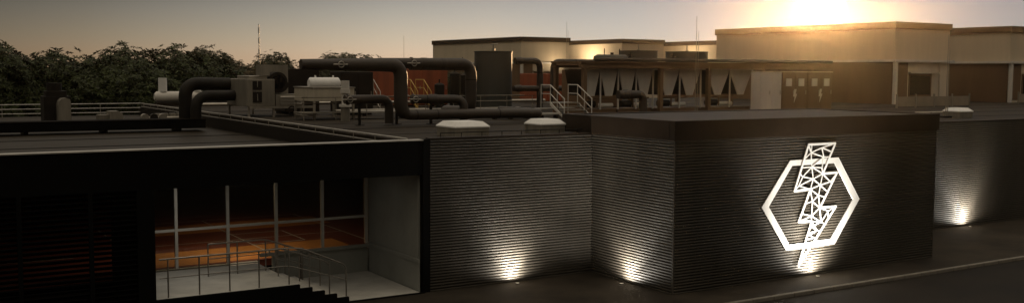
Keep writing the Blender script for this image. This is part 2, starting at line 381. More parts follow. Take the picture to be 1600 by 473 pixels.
# ------------------------------------------------------------------ logo sign
def logo():
    yy = YL-.098
    s = thing('lightning_sign', (30.4, yy, 0), 'large white hexagon emblem with a latticed lightning bolt lit on the ribbed wall', 'sign')
    # photo-measured outline converted to wall coordinates (x, z)
    hexo = HEXO; hexi = HEXI
    mb = MB(); n = 6
    v = [(x, yy, z) for x, z in hexo]+[(x, yy, z) for x, z in hexi]+[(x, yy+.035, z) for x, z in hexo]+[(x, yy+.035, z) for x, z in hexi]
    f = []
    for i in range(n):
        j = (i+1) % n
        f += [(i, j, j+n, i+n), (i+2*n, i+3*n, j+3*n, j+2*n), (i, i+2*n, j+2*n, j), (i+n, j+n, j+3*n, i+3*n)]
    mb.add(v, f); mb.build('hexagon_frame', M_logo, s)
    y2 = yy-.036
    def strip(mb, a, b, wd, dz=0):
        a = Vector(a); b = Vector(b); d = (b-a); 
        if d.length < 1e-4: return
        d.normalize(); nn = Vector((-d.y, d.x))*wd/2; a = a-d*wd*.3; b = b+d*wd*.3
        pts = [(a+nn), (a-nn), (b-nn), (b+nn)]
        mb.prism([(p.x, p.y) for p in pts], 'y', y2+dz, y2+.034-dz*.5)
    mb = MB()
    for i in range(len(BOLT)): strip(mb, BOLT[i], BOLT[(i+1) % len(BOLT)], .085, .0011*(i % 3))
    mb.build('bolt_outline', M_logo, s)
    mb = MB()
    for k_, (a, b_) in enumerate(LAT): strip(mb, a, b_, .043, .004+.0007*(k_ % 9))
    mb.build('bolt_lattice', M_logo, s)
def _ray(px, py):
    a = (px-800)/F; b = (236.5-py)/F
    x = a*math.cos(RL)-b*math.sin(RL); u = a*math.sin(RL)+b*math.cos(RL)
    fy = math.cos(PT)+u*math.sin(PT); fz = -math.sin(PT)+u*math.cos(PT)
    return Vector((x*math.cos(YW)+fy*math.sin(YW), -x*math.sin(YW)+fy*math.cos(YW), fz))
def onwall(px, py, y=YL-.10):
    r = _ray(px, py); t = y/r.y; return (r.x*t, H+r.z*t)
def hz(x, y): return onwall(1180+x/3.641, 210+y/3.641)      # measured in an enlarged view of the sign
def hz2(x, y): return onwall(1180+x/3.641, 310+y/3.641)
HEXO = [hz(38,415), hz(200,148), hz(475,130), hz(594,365), hz2(452,258), hz2(176,294)]
HEXI = [hz(78,410), hz(211,178), hz(453,163), hz(556,368), hz2(430,228), hz2(195,262)]
BP = dict(a=hz(302,58), b=hz(453,50), c=hz(382,222), d=hz(463,216), e=hz(365,415), f=hz(456,408), g=hz2(243,382), h=hz2(318,128), i=hz2(245,132), j=hz(312,310), k=hz(221,322))
BOLT = [BP[q] for q in 'abcdefghijk']
def md(p, q, t=.5): return (p[0]+(q[0]-p[0])*t, p[1]+(q[1]-p[1])*t)
n1 = hz(316,103); n2 = hz(378,75); n3 = hz(388,128); n4 = hz(320,184); n5 = hz(378,190); n6 = hz(268,240); n7 = hz(328,252); n8 = hz(425,268)
n9 = hz(368,287); n10 = hz(245,292); n11 = hz(358,345); n12 = hz(323,380); n13 = hz2(318,98); n14 = hz2(413,70); n15 = hz2(372,132); n16 = hz2(330,152); n17 = hz2(350,180); n18 = hz2(306,205); n19 = hz2(330,222)
LAT = [(BP['a'], n1), (n1, n2), (n2, BP['b']), (n2, n3), (n1, n3), (n1, n4), (n3, n4), (n4, n5), (n3, n5), (n5, BP['c']), (md(BP['a'], BP['k'], .32), n1), (md(BP['a'], BP['b'], .12), n1),
       (md(BP['b'], BP['c'], .28), n2), (n3, md(BP['b'], BP['c'], .45)), (n4, BP['c']), (n4, n6), (n4, n7), (md(BP['a'], BP['k'], .5), n4), (n6, n7), (n6, md(BP['a'], BP['k'], .62)), (n6, n10), (n7, n10), (n10, BP['k']),
       (n7, BP['c']), (n7, BP['j']), (n7, n9), (n10, BP['j']), (n9, BP['c']), (n9, n8), (n8, BP['c']), (n8, BP['d']), (n9, BP['j']), (n9, md(BP['d'], BP['e'], .55)), (n8, md(BP['d'], BP['e'], .3)), (n11, BP['j']), (n11, n12), (n9, n11),
       (n11, md(BP['d'], BP['e'], .7)), (n11, BP['e']), (n12, BP['e']), (n12, BP['j']), (n12, md(BP['j'], BP['i'], .45)), (n12, n13), (n13, BP['e']), (n13, md(BP['j'], BP['i'], .75)), (n13, BP['i']), (n13, n15), (n15, BP['e']), (n15, n14), (n14, BP['e']),
       (n14, BP['f']), (n14, md(BP['f'], BP['g'], .2)), (n15, md(BP['f'], BP['g'], .3)), (n15, BP['h']), (n16, n17), (n16, BP['h']), (n17, md(BP['f'], BP['g'], .42)), (n17, n18), (n18, n19), (n16, n15), (n13, BP['h']), (md(BP['h'], BP['g'], .1), n17),
       (md(BP['h'], BP['g'], .28), n17), (md(BP['h'], BP['g'], .28), n19), (md(BP['h'], BP['g'], .42), n19)]
logo()

# ------------------------------------------------------------------ ground uplights
def uplight(x, y, nx, ny, e, label):
    t = thing('uplight', (x, y, .02), label, 'uplight', 'ground uplights along the ribbed walls')
    MB().cyl(x, y, .021, .045, .09, 20).build('housing', M_dark, t)
    MB().cyl(x, y, .0455, .052, .07, 20).build('lens', M_lamp, t)
    for (sz, k_, tilt, bl) in ((172, .28, .10, .5), (112, 1.0, .09, 1.0)):      # flood and beam of the same lamp
        l = bpy.data.lights.new('lamp_light', 'SPOT'); l.energy = e*k_; l.spot_size = R(sz); l.spot_blend = bl; l.shadow_soft_size = .05; l.color = (1, .93, .82)
        o = bpy.data.objects.new('lamp_light', l); C.objects.link(o); o.parent = t; o.location = (0, 0, .06)
        d = Vector((nx*tilt, ny*tilt, 1)).normalized(); o.rotation_euler = (-d).to_track_quat('Z', 'Y').to_euler()
uplight(19.80, YF-.42, 0, 1, 1250, 'ground uplight at the foot of the dark wall left of the inner corner')
uplight(XC-.42, 29.14, 1, 0, 1250, 'ground uplight in front of the short side wall of the logo block')
uplight(30.40, YL-.42, 0, 1, 1700, 'ground uplight directly under the lightning bolt emblem')
uplight(47.05, YF-.46, 0, 1, 2300, 'ground uplight at the foot of the far right wall')

t = thing('added_floodlight', (30.2, YL-2.15, .02), 'added flush ground lamp out on the pavement that brightens the lightning emblem', 'added_floodlight')  # added fill lamp: brightens the emblem and weakens its shadow on the wall
MB().cyl(30.2, YL-2.05, .021, .045, .10, 20).build('housing', M_dark, t)
MB().cyl(30.2, YL-2.05, .0455, .052, .08, 20).build('lens', M_lamp, t)
l = bpy.data.lights.new('lamp_light', 'SPOT'); l.energy = 2900; l.spot_size = R(100); l.spot_blend = 1; l.shadow_soft_size = .08; l.color = (1, .93, .82)
o = bpy.data.objects.new('lamp_light', l); C.objects.link(o); o.parent = t; o.location = (0, .1, .06); o.rotation_euler = (-Vector((.1, 2.05, 2.3))).to_track_quat('Z', 'Y').to_euler()

# ------------------------------------------------------------------ roof railings
g = thing('roof_railing', (XB, YF+.5, ZLOW), 'four rail metal guard railing running back along the edge of the lower roof', 'railing')
for z in (5.42, 5.2, 4.97, 4.76):
    MB().bar((XB, YF+.36, z), (XB, 73.4, z), .022 if z < 5.4 else .03, 6).build('rail', M_edge, g)
mb = MB()
y = YF+1
while y < 73.4: MB().bar((XB-.02, y, ZLOW), (XB-.02, y, 5.40), .02, 6).build('post', M_galv, g); y += 2.0
g = thing('roof_railing', (-10, 73.4, ZLOW), 'metal guard railing across the far edge of the lower roof in front of the trees', 'railing')
for z in (5.42, 5.12, 4.82): MB().bar((-12, 73.4, z), (XB-.05, 73.4, z), .03, 6).build('rail', M_edge, g)
x = -11.0
while x < XB: MB().bar((x, 73.4, ZLOW), (x, 73.4, 5.42), .025, 6).build('post', M_galv, g); x += 3.0
g = thing('edge_rail', (17, YF+.12, ZT), 'low thin dark rail on posts along the wall top in front of the skylights', 'railing')
MB().bar((16.9, YF+.15, 5.60), (XC-.4, YF+.15, 5.60), .018).build('rail', M_trim, g)
x = 16.9
while x < XC-.3: MB().bar((x, YF+.15, ZT+.05), (x, YF+.15, 5.60), .016).build('post', M_trim, g); x += .85

# ------------------------------------------------------------------ skylights
def skylight(x, y, s_, label, h=.56):
    t = thing('skylight', (x, y, ZT-.06), label, 'skylight', 'white topped roof skylights')
    z = ZT-.06
    MB().box(x, x+s_, y, y+s_, z, z+h*.6).build('curb', M_galm, t)
    a = .03; b_ = .17; z0 = z+h*.6; z1 = z+h
    mb = MB(); o4 = [(x-a,y-a),(x+s_+a,y-a),(x+s_+a,y+s_+a),(x-a,y+s_+a)]; i4 = [(x+b_,y+b_),(x+s_-b_,y+b_),(x+s_-b_,y+s_-b_),(x+b_,y+s_-b_)]
    v = [(p[0],p[1],z0+.001) for p in o4]+[(p[0],p[1],z0+.05) for p in o4]+[(p[0],p[1],z1) for p in i4]
    f = [(3,2,1,0),(8,9,10,11)]
    for i in range(4):
        j = (i+1) % 4; f += [(i,j,j+4,i+4),(i+4,j+4,j+8,i+8)]
    mb.add(v, f); mb.build('dome', M_white, t)
skylight(18.15, 32.9, 1.45, 'larger white skylight on the roof edge, left one in front of the big pipes')
skylight(22.15, 33.2, 1.15, 'white skylight on the roof next to the dark corner of the logo block')
skylight(50.6, 34.3, 1.1, 'small white skylight on the far right roof before the brown building', .55)

# ------------------------------------------------------------------ pipes
def pipe(name, pts, r, label, bend=.55, m=M_pipe, flanges=(), group='insulated pipes on the roof', cat='pipe', legs=(), collars=(), rf=None):
    t = thing(name, pts[0], label, cat, group)
    pp = round_path(pts, bend, 7); rf = rf or (lambda p: r)
    MB().tube(pp, r, 18, rads=[rf(p) for p in pp]).build('pipe_body', m, t)
    for i_ in range(len(pts)-1):
        a_ = Vector(pts[i_]); b_ = Vector(pts[i_+1]); ln_ = (b_-a_).length
        if r < .2 or ln_ < 1.9: continue
        n_ = int((ln_-1.2)/1.05)
        for k_ in range(n_):
            p = a_+(b_-a_)*((.75+1.05*k_)/ln_); d = (b_-a_).normalized()
            rr = rf(p); MB().tube([p-d*.025, p+d*.025], rr*1.03, 18).build('insulation_band', M_galm if False else M_pdark, t)
    for (p, d) in flanges:
        p = Vector(p); d = Vector(d).normalized()
        r_ = rf(p); MB().tube([p-d*.04, p+d*.04], r_*1.22, 18).build('flange', M_pipe, t)
        c = p+Vector((0, -r_*1.15, 0)); ring = [c+Vector((.13*math.cos(q), -.05, .13*math.sin(q))) for q in [2*math.pi*k_/12 for k_ in range(13)]]
        f = MB().tube(ring, .022, 6).bar(c+Vector((-.35, -.03, 0)), c+Vector((.3, -.03, 0)), .03); f.bar(c, c+Vector((0, -.05, 0)), .03); f.build('valve_wheel', M_galv, t)
    for (p, d) in collars:
        p = Vector(p); d = Vector(d).normalized()
        r_ = rf(p); MB().tube([p-d*.22, p-d*.14, p+d*.14, p+d*.22], r_, 18, rads=[r_*1.0, r_*1.16, r_*1.16, r_*1.0]).build('collar', M_pipe, t)
    for (x, y, z1) in legs:
        MB().box(x-.05, x+.05, y-.05, y+.05, ZT-.06, z1-r*.9).box(x-.2, x+.2, y-.1, y+.1, ZT-.06, ZT-.03).build('pipe_support', M_dark, t)
    return t
YP = 41.2
pipe('insulated_pipe', [(15.3, YP, 8.03), (19.95, YP, 8.03), (19.95, YP, 5.80), (24.3, YP, 5.80), (27.5, YP, 5.75), (27.5, 45, 5.75)], .31, rf=lambda p: .22 if (p.z > 7.9 and p.x < 19.2) else (.31 if p.x < 20.2 else .23), label='thick brown pipe with a tall riser on the left, turning down from the overhead run', bend=.55,
     flanges=[((17.0, YP, 8.03), (1, 0, 0))], collars=[((17.9, YP, 8.03), (1, 0, 0)), ((18.9, YP, 8.03), (1, 0, 0))])
pipe('insulated_pipe', [(19.3, YP+.95, 8.12), (24.1, YP+.95, 8.12), (24.1, YP+.95, 5.85), (24.1, YP+3.5, 5.8)], .27, rf=lambda p: .23 if p.x < 23.2 else .27, label='thick brown pipe with a tall riser standing just left of the grey cylinder tank', bend=.6,
     flanges=[((20.95, YP+.95, 8.12), (1, 0, 0))], collars=[((21.6, YP+.95, 8.12), (1, 0, 0)), ((22.6, YP+.95, 8.12), (1, 0, 0))], legs=[(20.2, YP+.95, 8.12)])
pipe('insulated_pipe', [(17.6, YP+.8, 6.5), (19.75, YP+.8, 6.5), (19.75, YP+.8, 5.4)], .20, 'lower short brown pipe bending down left of the big riser, beside the table unit', .45,
     flanges=[((17.75, YP+.8, 6.5), (1, 0, 0))], legs=[(18.3, YP+.8, 6.5)])
pipe('insulated_pipe', [(20.9, YP+.9, 6.48), (23.3, YP+.2, 6.48), (23.3, YP+.2, 5.4)], .20, 'lower short brown pipe bending down between the two tall risers', .45, flanges=[((21.0, YP+.87, 6.48), (1, -.3, 0))], collars=[((21.9, YP+.6, 6.48), (1, -.3, 0))], legs=[(21.8, YP+.65, 6.48)])
# tank pipes
pipe('tank_pipe', [(35.3, 56, 8.45), (37.25, 56, 8.45), (37.25, 56, 5.4)], .21, 'brown pipe leaving the upper side of the grey tank and bending down', .5, collars=[((35.6, 56, 8.45), (1, 0, 0))])
pipe('tank_pipe', [(35.2, 56, 6.67), (43.3, 56, 6.60), (43.3, 56, 5.4)], .19, 'long low brown pipe running right from the foot of the grey tank', .5, collars=[((35.6, 56, 6.67), (1, 0, 0))])
pipe('riser_pipe', [(38.85, 56.8, 5.4), (38.85, 56.8, 8.42), (43.0, 56.8, 8.42)], .20, 'brown pipe rising behind the stairs and bending right toward the chiller rack', .5)
pipe('rack_pipe', [(35.5, 45.4, 6.5), (37.3, 45.4, 6.5), (37.3, 45.4, 5.5)], .24, 'short brown pipe bending down in front of the left chiller', .45, collars=[((36, 45.4, 6.5), (1, 0, 0))])
pipe('floor_pipe', [(15.9, 59.5, 5.75), (40, 59.5, 5.75)], .10, 'thin pale pipe lying across the roof behind the big pipes', .3, m=M_galv)
pipe('floor_pipe', [(20.6, 50.5, 5.62), (26, 50.5, 5.62)], .10, 'thin pale pipe lying on the roof behind the table shaped unit', .3, m=M_galm)

# ------------------------------------------------------------------ grey tank
t = thing('cylinder_tank', (34.6, 56.6, ZT), 'tall dark grey cylindrical tank with a flat lid behind the pipes', 'tank')
MB().cyl(34.5, 57.4, ZT-.06, 9.0, 1.24, 40).build('tank_shell', M_grey, t)
MB().cyl(34.5, 57.4, 9.001, 9.06, 1.28, 40).build('tank_lid', M_grey, t)
MB().cyl(34.5, 57.4, 9.061, 9.25, .12, 12).bar((34.5, 57.4, 9.2), (34.5, 57.4, 9.55), .035).bar((34.3, 57.4, 9.5), (34.8, 57.3, 9.56), .03).build('vent_valve', M_galv, t)
MB().bar((35.74, 57.4, 5.4), (35.74, 57.4, 9.1), .02).build('cable_conduit', M_galv, t)

# ------------------------------------------------------------------ equipment behind the pipes
def cabinet(name, x0, x1, y0, y1, z0, z1, m, label, cat, group=None, doors=0, louv=False, base=True):
    t = thing(name, (x0, y0, z0), label, cat, group)
    MB().box(x0, x1, y0, y1, z0+.12, z1).build('body', m, t, bevel=.03)
    if base: MB().box(x0+.08, x1-.08, y0+.08, y1-.08, z0, z0+.119).build('base', M_trim, t)
    w_ = (x1-x0)
    for i in range(doors):
        a = x0+w_*i/doors+.05; b_ = x0+w_*(i+1)/doors-.05
        d = MB().box(a, b_, y0-.03, y0-.001, z0+.2, z1-.1).build('door', m, t, bevel=.01)
        MB().box(b_-.12, b_-.08, y0-.07, y0-.031, (z0+z1)/2-.12, (z0+z1)/2+.12).build('handle', M_galv, d)
    if louv:
        mb = MB(); z = z0+.35
        while z < z1-.3: mb.prism([(y0-.045, z), (y0-.001, z+.05), (y0-.001, z-.01)], 'x', x0+w_*.15, x1-w_*.15); z += .09
        mb.build('louvre_grille', M_galm, t)
    return t
cabinet('plant_cabinet', 21.6, 23.5, 52, 53.6, ZT-.06, 7.7, M_dark, 'dark square equipment cabinet behind the lower pipe run', 'cabinet', doors=2)
cabinet('red_container', 29.6, 33.6, 62, 66, ZT-.06, 7.9, M_red, 'rust red container behind the two tall risers', 'container', doors=2)
cabinet('red_container', 44.6, 49.0, 66, 70, ZT-.06, 7.6, M_red, 'rust red container with lit doorway to the right of the grey tank', 'container', doors=2)
cabinet('red_container', 37.6, 41.0, 52.0, 54.0, ZT-.06, 7.9, M_brown, 'brown equipment housing behind the roof stairs', 'container', doors=2)
def pump(x, y, label, z=ZT-.06, s_=1.0):
    t = thing('pump', (x, y, z), label, 'pump', 'upright pumps among the pipes')
    MB().cyl(x, y, z, z+.7*s_, .22*s_, 16).build('pump_body', M_galm, t)
    MB().cyl(x, y, z+.701*s_, z+.82*s_, .30*s_, 16).cyl(x, y, z+.821*s_, z+1.35*s_, .17*s_, 16).cyl(x, y, z+1.351*s_, z+1.55*s_, .23*s_, 16).cyl(x, y, z+1.551*s_, z+1.95*s_, .20*s_, 16).build('motor', M_pale, t)
pump(19.1, 45.5, 'pale upright pump between the table unit and the dark cabinet')
pump(28.0, 57.5, 'pale upright pump standing left of the red container', s_=1.15)
for i, (x, y, h_, lab) in enumerate(((30.3, 57.0, 1.5, 'short dark upright vessel in front of the red container'), (31.4, 57.0, 2.2, 'taller dark upright vessel in front of the red container'), (32.9, 58.3, 2.1, 'narrow dark vessel beside the left edge of the grey tank'))):
    t = thing('pressure_vessel', (x, y, ZT-.06), lab, 'vessel')
    MB().cyl(x, y, ZT-.06, ZT+h_, .32, 18).build('shell', M_dark, t)
    MB().cyl(x, y, ZT+h_+.001, ZT+h_+.12, .32, 18, .12).bar((x, y, ZT+h_+.1), (x, y, ZT+h_+.35), .05).build('cap', M_dark, t)

# yellow and grey stair rails among the pipes
def xstairs(x, y, n, label, m, z=ZT-.06, wd=1.3, dirx=1, hh=1.05, tread=.26, rise=.2, cat='stairs', plat=1.2):
    t = thing('crossover_stairs', (x, y, z), label, cat)
    tp = z+n*rise
    mb = MB()
    for i in range(n): mb.box(x+(.3-i*0)*0, x+wd, y-tread*(n-i), y-tread*(n-i)+tread*.9, z+rise*(i)+rise*.8, z+rise*(i+1))
    mb.build('treads', M_galm, t)
    MB().box(x, x+wd, y, y+plat, tp-.05, tp).build('platform', M_galm, t)
    mb = MB()
    for xx in (x-.03, x+wd+.03):
        MB().prism([(y-tread*n-.05, z), (y-tread*n+.15, z), (y, tp-.15), (y, tp), (y-.08, tp)], 'x', xx-.02, xx+.02).build('stringer', m, t)
        MB().tube([(xx, y+plat, tp+hh), (xx, y, tp+hh), (xx, y-tread*n, z+hh+.05), (xx, y-tread*n, z)], .028, 6).build('top_rail', m, t)
        MB().tube([(xx, y+plat, tp+hh*.5), (xx, y, tp+hh*.5), (xx, y-tread*n, z+hh*.5)], .022, 6).build('middle_rail', m, t)
        for (yy, za, zb) in ((y, tp, tp+hh), (y+plat, z, tp+hh), (y-tread*n*.5, (z+tp)/2, (z+tp)/2+hh)):
            MB().bar((xx, yy, za), (xx, yy, zb), .024).build('post', m, t)
    return t
xstairs(31.05, 45.6, 4, 'pale steel roof stairs with double handrails stepping down toward the logo block', M_pale, wd=1.75, plat=.9, hh=.95, rise=.19, tread=.33)
xstairs(26.2, 60.0, 4, 'small grey crossover stairs left of the red container', M_galv, wd=.9)
xstairs(29.6, 59.6, 4, 'small yellow railed stairs in front of the red container', M_yel, wd=.9)

# grated walkway with guard rail
t = thing('roof_walkway', (25, 46, ZT), 'long grated walkway with thin rails crossing the roof behind the big pipes', 'walkway')
MB().box(17.5, 31.0, 47.0, 48.2, ZT+.28, ZT+.33).build('deck', M_galm, t)
for yy in (47.05, 48.15):
    for z in (.75, 1.05): MB().bar((17.5, yy, ZT+z), (31.0, yy, ZT+z), .016).build('rail', M_par if yy < 48 else M_galm, t)
x = 17.6
while x < 31:
    MB().bar((x, 47.05, ZT-.06), (x, 47.05, ZT+1.05), .022).build('post', M_galm, t); x += 1.65
pv = mat('white_cable_tray', (.5, .46, .4), .6)
for i, (x0, x1, yy, lab) in enumerate(((22, 36, 50.2, 'pale cable tray on the roof behind the walkway'), (27, 33.5, 52.4, 'second pale cable tray before the grey tank'), (26.5, 30.8, 44.2, 'short pale cable tray beside the roof stairs'))):
    t = thing('cable_tray', (x0, yy, ZT), lab, 'cable tray')
    MB().box(x0, x1, yy, yy+.35, ZT+.12, ZT+.2).build('tray', pv, t)
    for k_ in range(5): MB().box(x0+.2+k_*(x1-x0-.5)/4, x0+.32+k_*(x1-x0-.5)/4, yy+.02, yy+.33, ZT-.06, ZT+.119).build('foot', M_dark, t)

# ------------------------------------------------------------------ table shaped unit with drum
t = thing('table_unit', (18.2, 47.3, ZT), 'pale box shaped cooling unit on four legs with a rounded drum on top', 'cooling unit')
X0, X1, Y0, Y1 = 18.2, 20.35, 47.3, 50.0
M_tab = mat('table_unit_sheet', (.52, .46, .36), .5, .2, .2, 1.6, streak=True)
MB().box(X0, X1, Y0, Y1, 6.25, 6.9).build('casing', M_tab, t, bevel=.02)
MB().box(X0-.04, X1+.04, Y0-.04, Y1+.04, 6.9, 6.95).build('casing_rim', M_galv, t)
for (a, b_) in ((X0+.05, Y0+.05), (X1-.05, Y0+.05), (X0+.05, Y1-.05), (X1-.05, Y1-.05)):
    MB().box(a-.05, a+.05, b_-.05, b_+.05, ZT-.06, 6.249).build('leg', M_galv, t)
MB().bar((X0+.05, Y0+.05, ZT+.12), (X0+.05, Y1-.05, ZT+.12), .035).build('cross_bar', M_galv, t)
MB().tube([(X0+.25, 48.6, 7.12), (X0+.33, 48.6, 7.12), (X1-.35, 48.6, 7.12), (X1-.27, 48.6, 7.12)], .3, 18, rads=[.2, .3, .3, .2]).build('drum', M_white, t)
for x in (X0+.6, X1-.6): MB().cyl(x, 48.6, 7.40, 7.52, .05, 8).build('nozzle', M_white, t)

# ------------------------------------------------------------------ HVAC unit with ducts
t = thing('air_handler', (16.6, 52.6, ZT), 'galvanised air handling unit with a scroll fan and louvred intake on short legs', 'air handler')
ux, uy = 16.25, 51.5
MB().box(ux, ux+1.45, uy, uy+3.6, 5.9, 7.3).build('casing', M_galm, t, bevel=.02)
MB().box(ux+.2, ux+1.2, uy+.4, uy+2.4, 7.301, 7.47).build('roof_cap', M_galv, t, bevel=.02)
for (a, b_) in ((ux+.1, uy+.1), (ux+1.4, uy+.1), (ux+.1, uy+3.5), (ux+1.4, uy+3.5), (ux+2.9, uy+.1)):
    MB().box(a-.05, a+.05, b_-.05, b_+.05, ZT-.06, 5.899).build('leg', M_galv, t)
MB().box(ux+.1, ux+3.6, uy-.02, uy+.1, 5.78, 5.898).build('skid', M_galv, t)
MB().box(ux+.28, ux+.75, uy-.04, uy-.001, 6.1, 6.65).box(ux+.28, ux+.75, uy-.04, uy-.001, 6.75, 7.2).build('door', M_dark, t)
MB().bar((ux+.5, uy-.1, 6.2), (ux+.5, uy-.1, 6.55), .02).bar((ux+.5, uy-.1, 6.9), (ux+.5, uy-.1, 7.25), .02).build('handle', M_galv, t)
MB().box(ux+1.501, ux+3.0, uy, uy+1.6, 5.9, 6.5).build('intake_box', M_galm, t)
lv = MB()
for k_ in range(6): lv.prism([(uy-.05, 5.98+k_*.08), (uy-.001, 6.02+k_*.08), (uy-.001, 5.97+k_*.08)], 'x', ux+1.75, ux+2.9)
lv.build('louvre_grille', M_galv, t)
# scroll fan: housing disc with dark mouth
sc = MB(); pts = []
for k_ in range(25):
    q = 2*math.pi*k_/24; rr = .50+.10*k_/24; pts.append((ux+1.75+rr*math.cos(q), 7.15+rr*math.sin(q)))
sc.prism(pts[:-1], 'y', uy+.3, uy+1.2); sc.build('fan_scroll', M_dark, t)
MB().box(ux+1.46, ux+2.6, uy+1.201, uy+1.7, 6.51, 8.05).build('fan_backplate', M_galm, t)
MB().box(ux+.75, ux+1.25, uy+.2, uy+.9, 7.48, 8.05).build('discharge_box', M_galm, t)
MB().tube([(ux+1.75, uy+.22, 7.15), (ux+1.75, uy+.298, 7.15)], .36, 24).build('fan_mouth', M_fasc, t)
MB().tube([(ux+2.3+.22*math.cos(q), uy-.2, 5.66+.22*math.sin(q)) for q in [2*math.pi*k_/12 for k_ in range(13)]], .04, 6).build('hose_reel', M_dark, t)
cabinet('plenum_box', 19.2, 21.2, 54.2, 56.0, ZT-.06, 7.85, M_dark, 'black square plenum box right of the air handling unit', 'plenum')
# ducts going to it
def duct(pts, r, name, label):
    t = thing(name, pts[0], label, 'duct', 'dark bent ducts left of the air handler')
    MB().tube(round_path(pts, .75, 8), r, 4 if False else 20).build('duct_body', M_pdark, t); return t
duct([(13.9, 54.6, 4.75), (13.9, 54.6, 7.05), (16.24, 54.6, 7.0)], .34, 'bent_duct', 'outer dark duct rising from the roof beam and bending right to the unit top')
duct([(14.2, 53.7, 4.75), (14.2, 53.7, 6.42), (16.24, 53.7, 6.42)], .28, 'bent_duct', 'inner dark duct bending right below the outer one into the unit side')
t = thing('roof_duct', (-12, 54, ZLOW), 'long low black rectangular duct lying across the lower roof', 'duct')
MB().box(-14, 14.6, 53.3, 55.0, ZLOW+.15, ZLOW+.62).build('duct_body', M_fasc, t, bevel=.03)
MB().box(-14, 14.6, 53.28, 53.36, ZLOW+.621, ZLOW+.65).build('edge_trim', M_par, t)
for k_ in range(8): MB().box(-12+k_*3.6, -11.8+k_*3.6, 53.5, 54.8, ZLOW, ZLOW+.149).build('foot', M_dark, t)

# ------------------------------------------------------------------ left roof units
t = thing('exhaust_unit', (8.8, 63, ZLOW), 'dark stepped exhaust unit with a curved front hood on the left roof', 'exhaust unit')
x, y, z = 8.3, 62.5, ZLOW
MB().box(x-.1, x+1.35, y+.9, y+2.3, z, z+1.6).build('lower_casing', M_dark, t, bevel=.02)
MB().box(x+.05, x+1.15, y+1.0, y+2.1, z+1.601, z+1.9).build('upper_casing', M_dark, t, bevel=.02)
MB().cyl(x+.55, y+1.5, z+1.901, z+2.35, .42, 16).build('stack', M_dark, t)
hood = [(x+.55, z), (x+.55, z+1.15), (x+.6, z+1.35), (x+.75, z+1.5), (x+.95, z+1.52), (x+1.15, z+1.45), (x+1.2, z+1.3), (x+1.2, z)]
MB().prism(hood, 'y', y, y+.899).build('hood', M_galm, t)
t = thing('vent_hood', (11, 62, ZLOW), 'small rounded metal vent hood right of the exhaust unit', 'vent')
MB().prism([(10.9, ZLOW+.55), (11.5, ZLOW+.55), (11.5, ZLOW+.2), (10.9, ZLOW+.2)], 'y', 62.2, 62.9).build('duct_neck', M_galm, t)
MB().prism([(11.501, ZLOW+.75), (12.0, ZLOW+.75), (12.2, ZLOW+.6), (12.25, ZLOW+.3), (12.25, ZLOW), (11.7, ZLOW), (11.7, ZLOW+.3), (11.501, ZLOW+.3)], 'y', 62.0, 63.0).build('hood', M_galm, t)
t = thing('valve_manifold', (15, 66, ZLOW), 'low row of small pipes and round valves on the left roof', 'valves')
MB().bar((13.2, 61, ZLOW+.35), (16-.6, 61, ZLOW+.35), .1, 10).build('header_pipe', M_galm, t)
for k_ in range(3):
    MB().tube([(13.2+k_*.5, 60.8, ZLOW+.4), (13.2+k_*.5, 61.2, ZLOW+.4)], .22, 14).build('valve', M_dark if k_ % 2 else M_galv, t)
for k_ in range(4): MB().box(13.9+k_*.42, 14.2+k_*.42, 61.3, 61.7, ZLOW, ZLOW+.6).build('valve_box', M_galm, t)
t = thing('storage_tank', (16.3, 69, ZT), 'long pale horizontal tank with two upright white stacks behind the bent ducts', 'tank')
MB().tube([(15.8, 70, 5.95), (15.95, 70, 5.95), (22.6, 70, 5.95), (22.8, 70, 5.95)], .36, 18, rads=[.2, .36, .36, .2]).build('tank_shell', M_pale, t)
MB().box(15.9, 22.8, 69.6, 70.4, ZT-.06, 5.58).build('saddle', M_par, t)
for x in (16.35, 18.6): MB().cyl(x, 70.0, 6.28, 7.2, .28, 18).build('stack', M_white, t)
for x in (18, 20, 21.5): MB().tube([(x-.03, 70, 5.95), (x+.03, 70, 5.95)], .375, 18).build('strap', M_galm, t)

# ------------------------------------------------------------------ chiller rack
t = thing('chiller_rack', (33.9, 46, ZT), 'long dark steel frame with pipes on top standing over the white chillers', 'steel frame')
for x in (34.0, 39.6, 43.4, 48.0):
    for y in (46.6, 49.4): MB().box(x-.12, x+.12, y-.12, y+.12, ZT-.06, 8.0).build('post', M_brown, t)
for y in (46.6, 49.4): MB().box(33.7, 54.0, y-.14, y+.14, 8.0, 8.12).box(33.7, 54.0, y-.03, y+.03, 8.121, 8.27).box(33.7, 54.0, y-.14, y+.14, 8.271, 8.36).build('beam', M_brown, t)
MB().box(33.9, 54.0, 46.75, 49.25, 8.14, 8.24).build('deck', M_brown, t)
MB().bar((34.4, 46.2, 8.48), (54, 46.2, 8.48), .10, 10).build('deck_pipe', M_pipe, t)
for x in (52.5,): MB().box(x-.12, x+.12, 46.5, 46.7, ZT-.06, 8.0).build('post', M_brown, t)
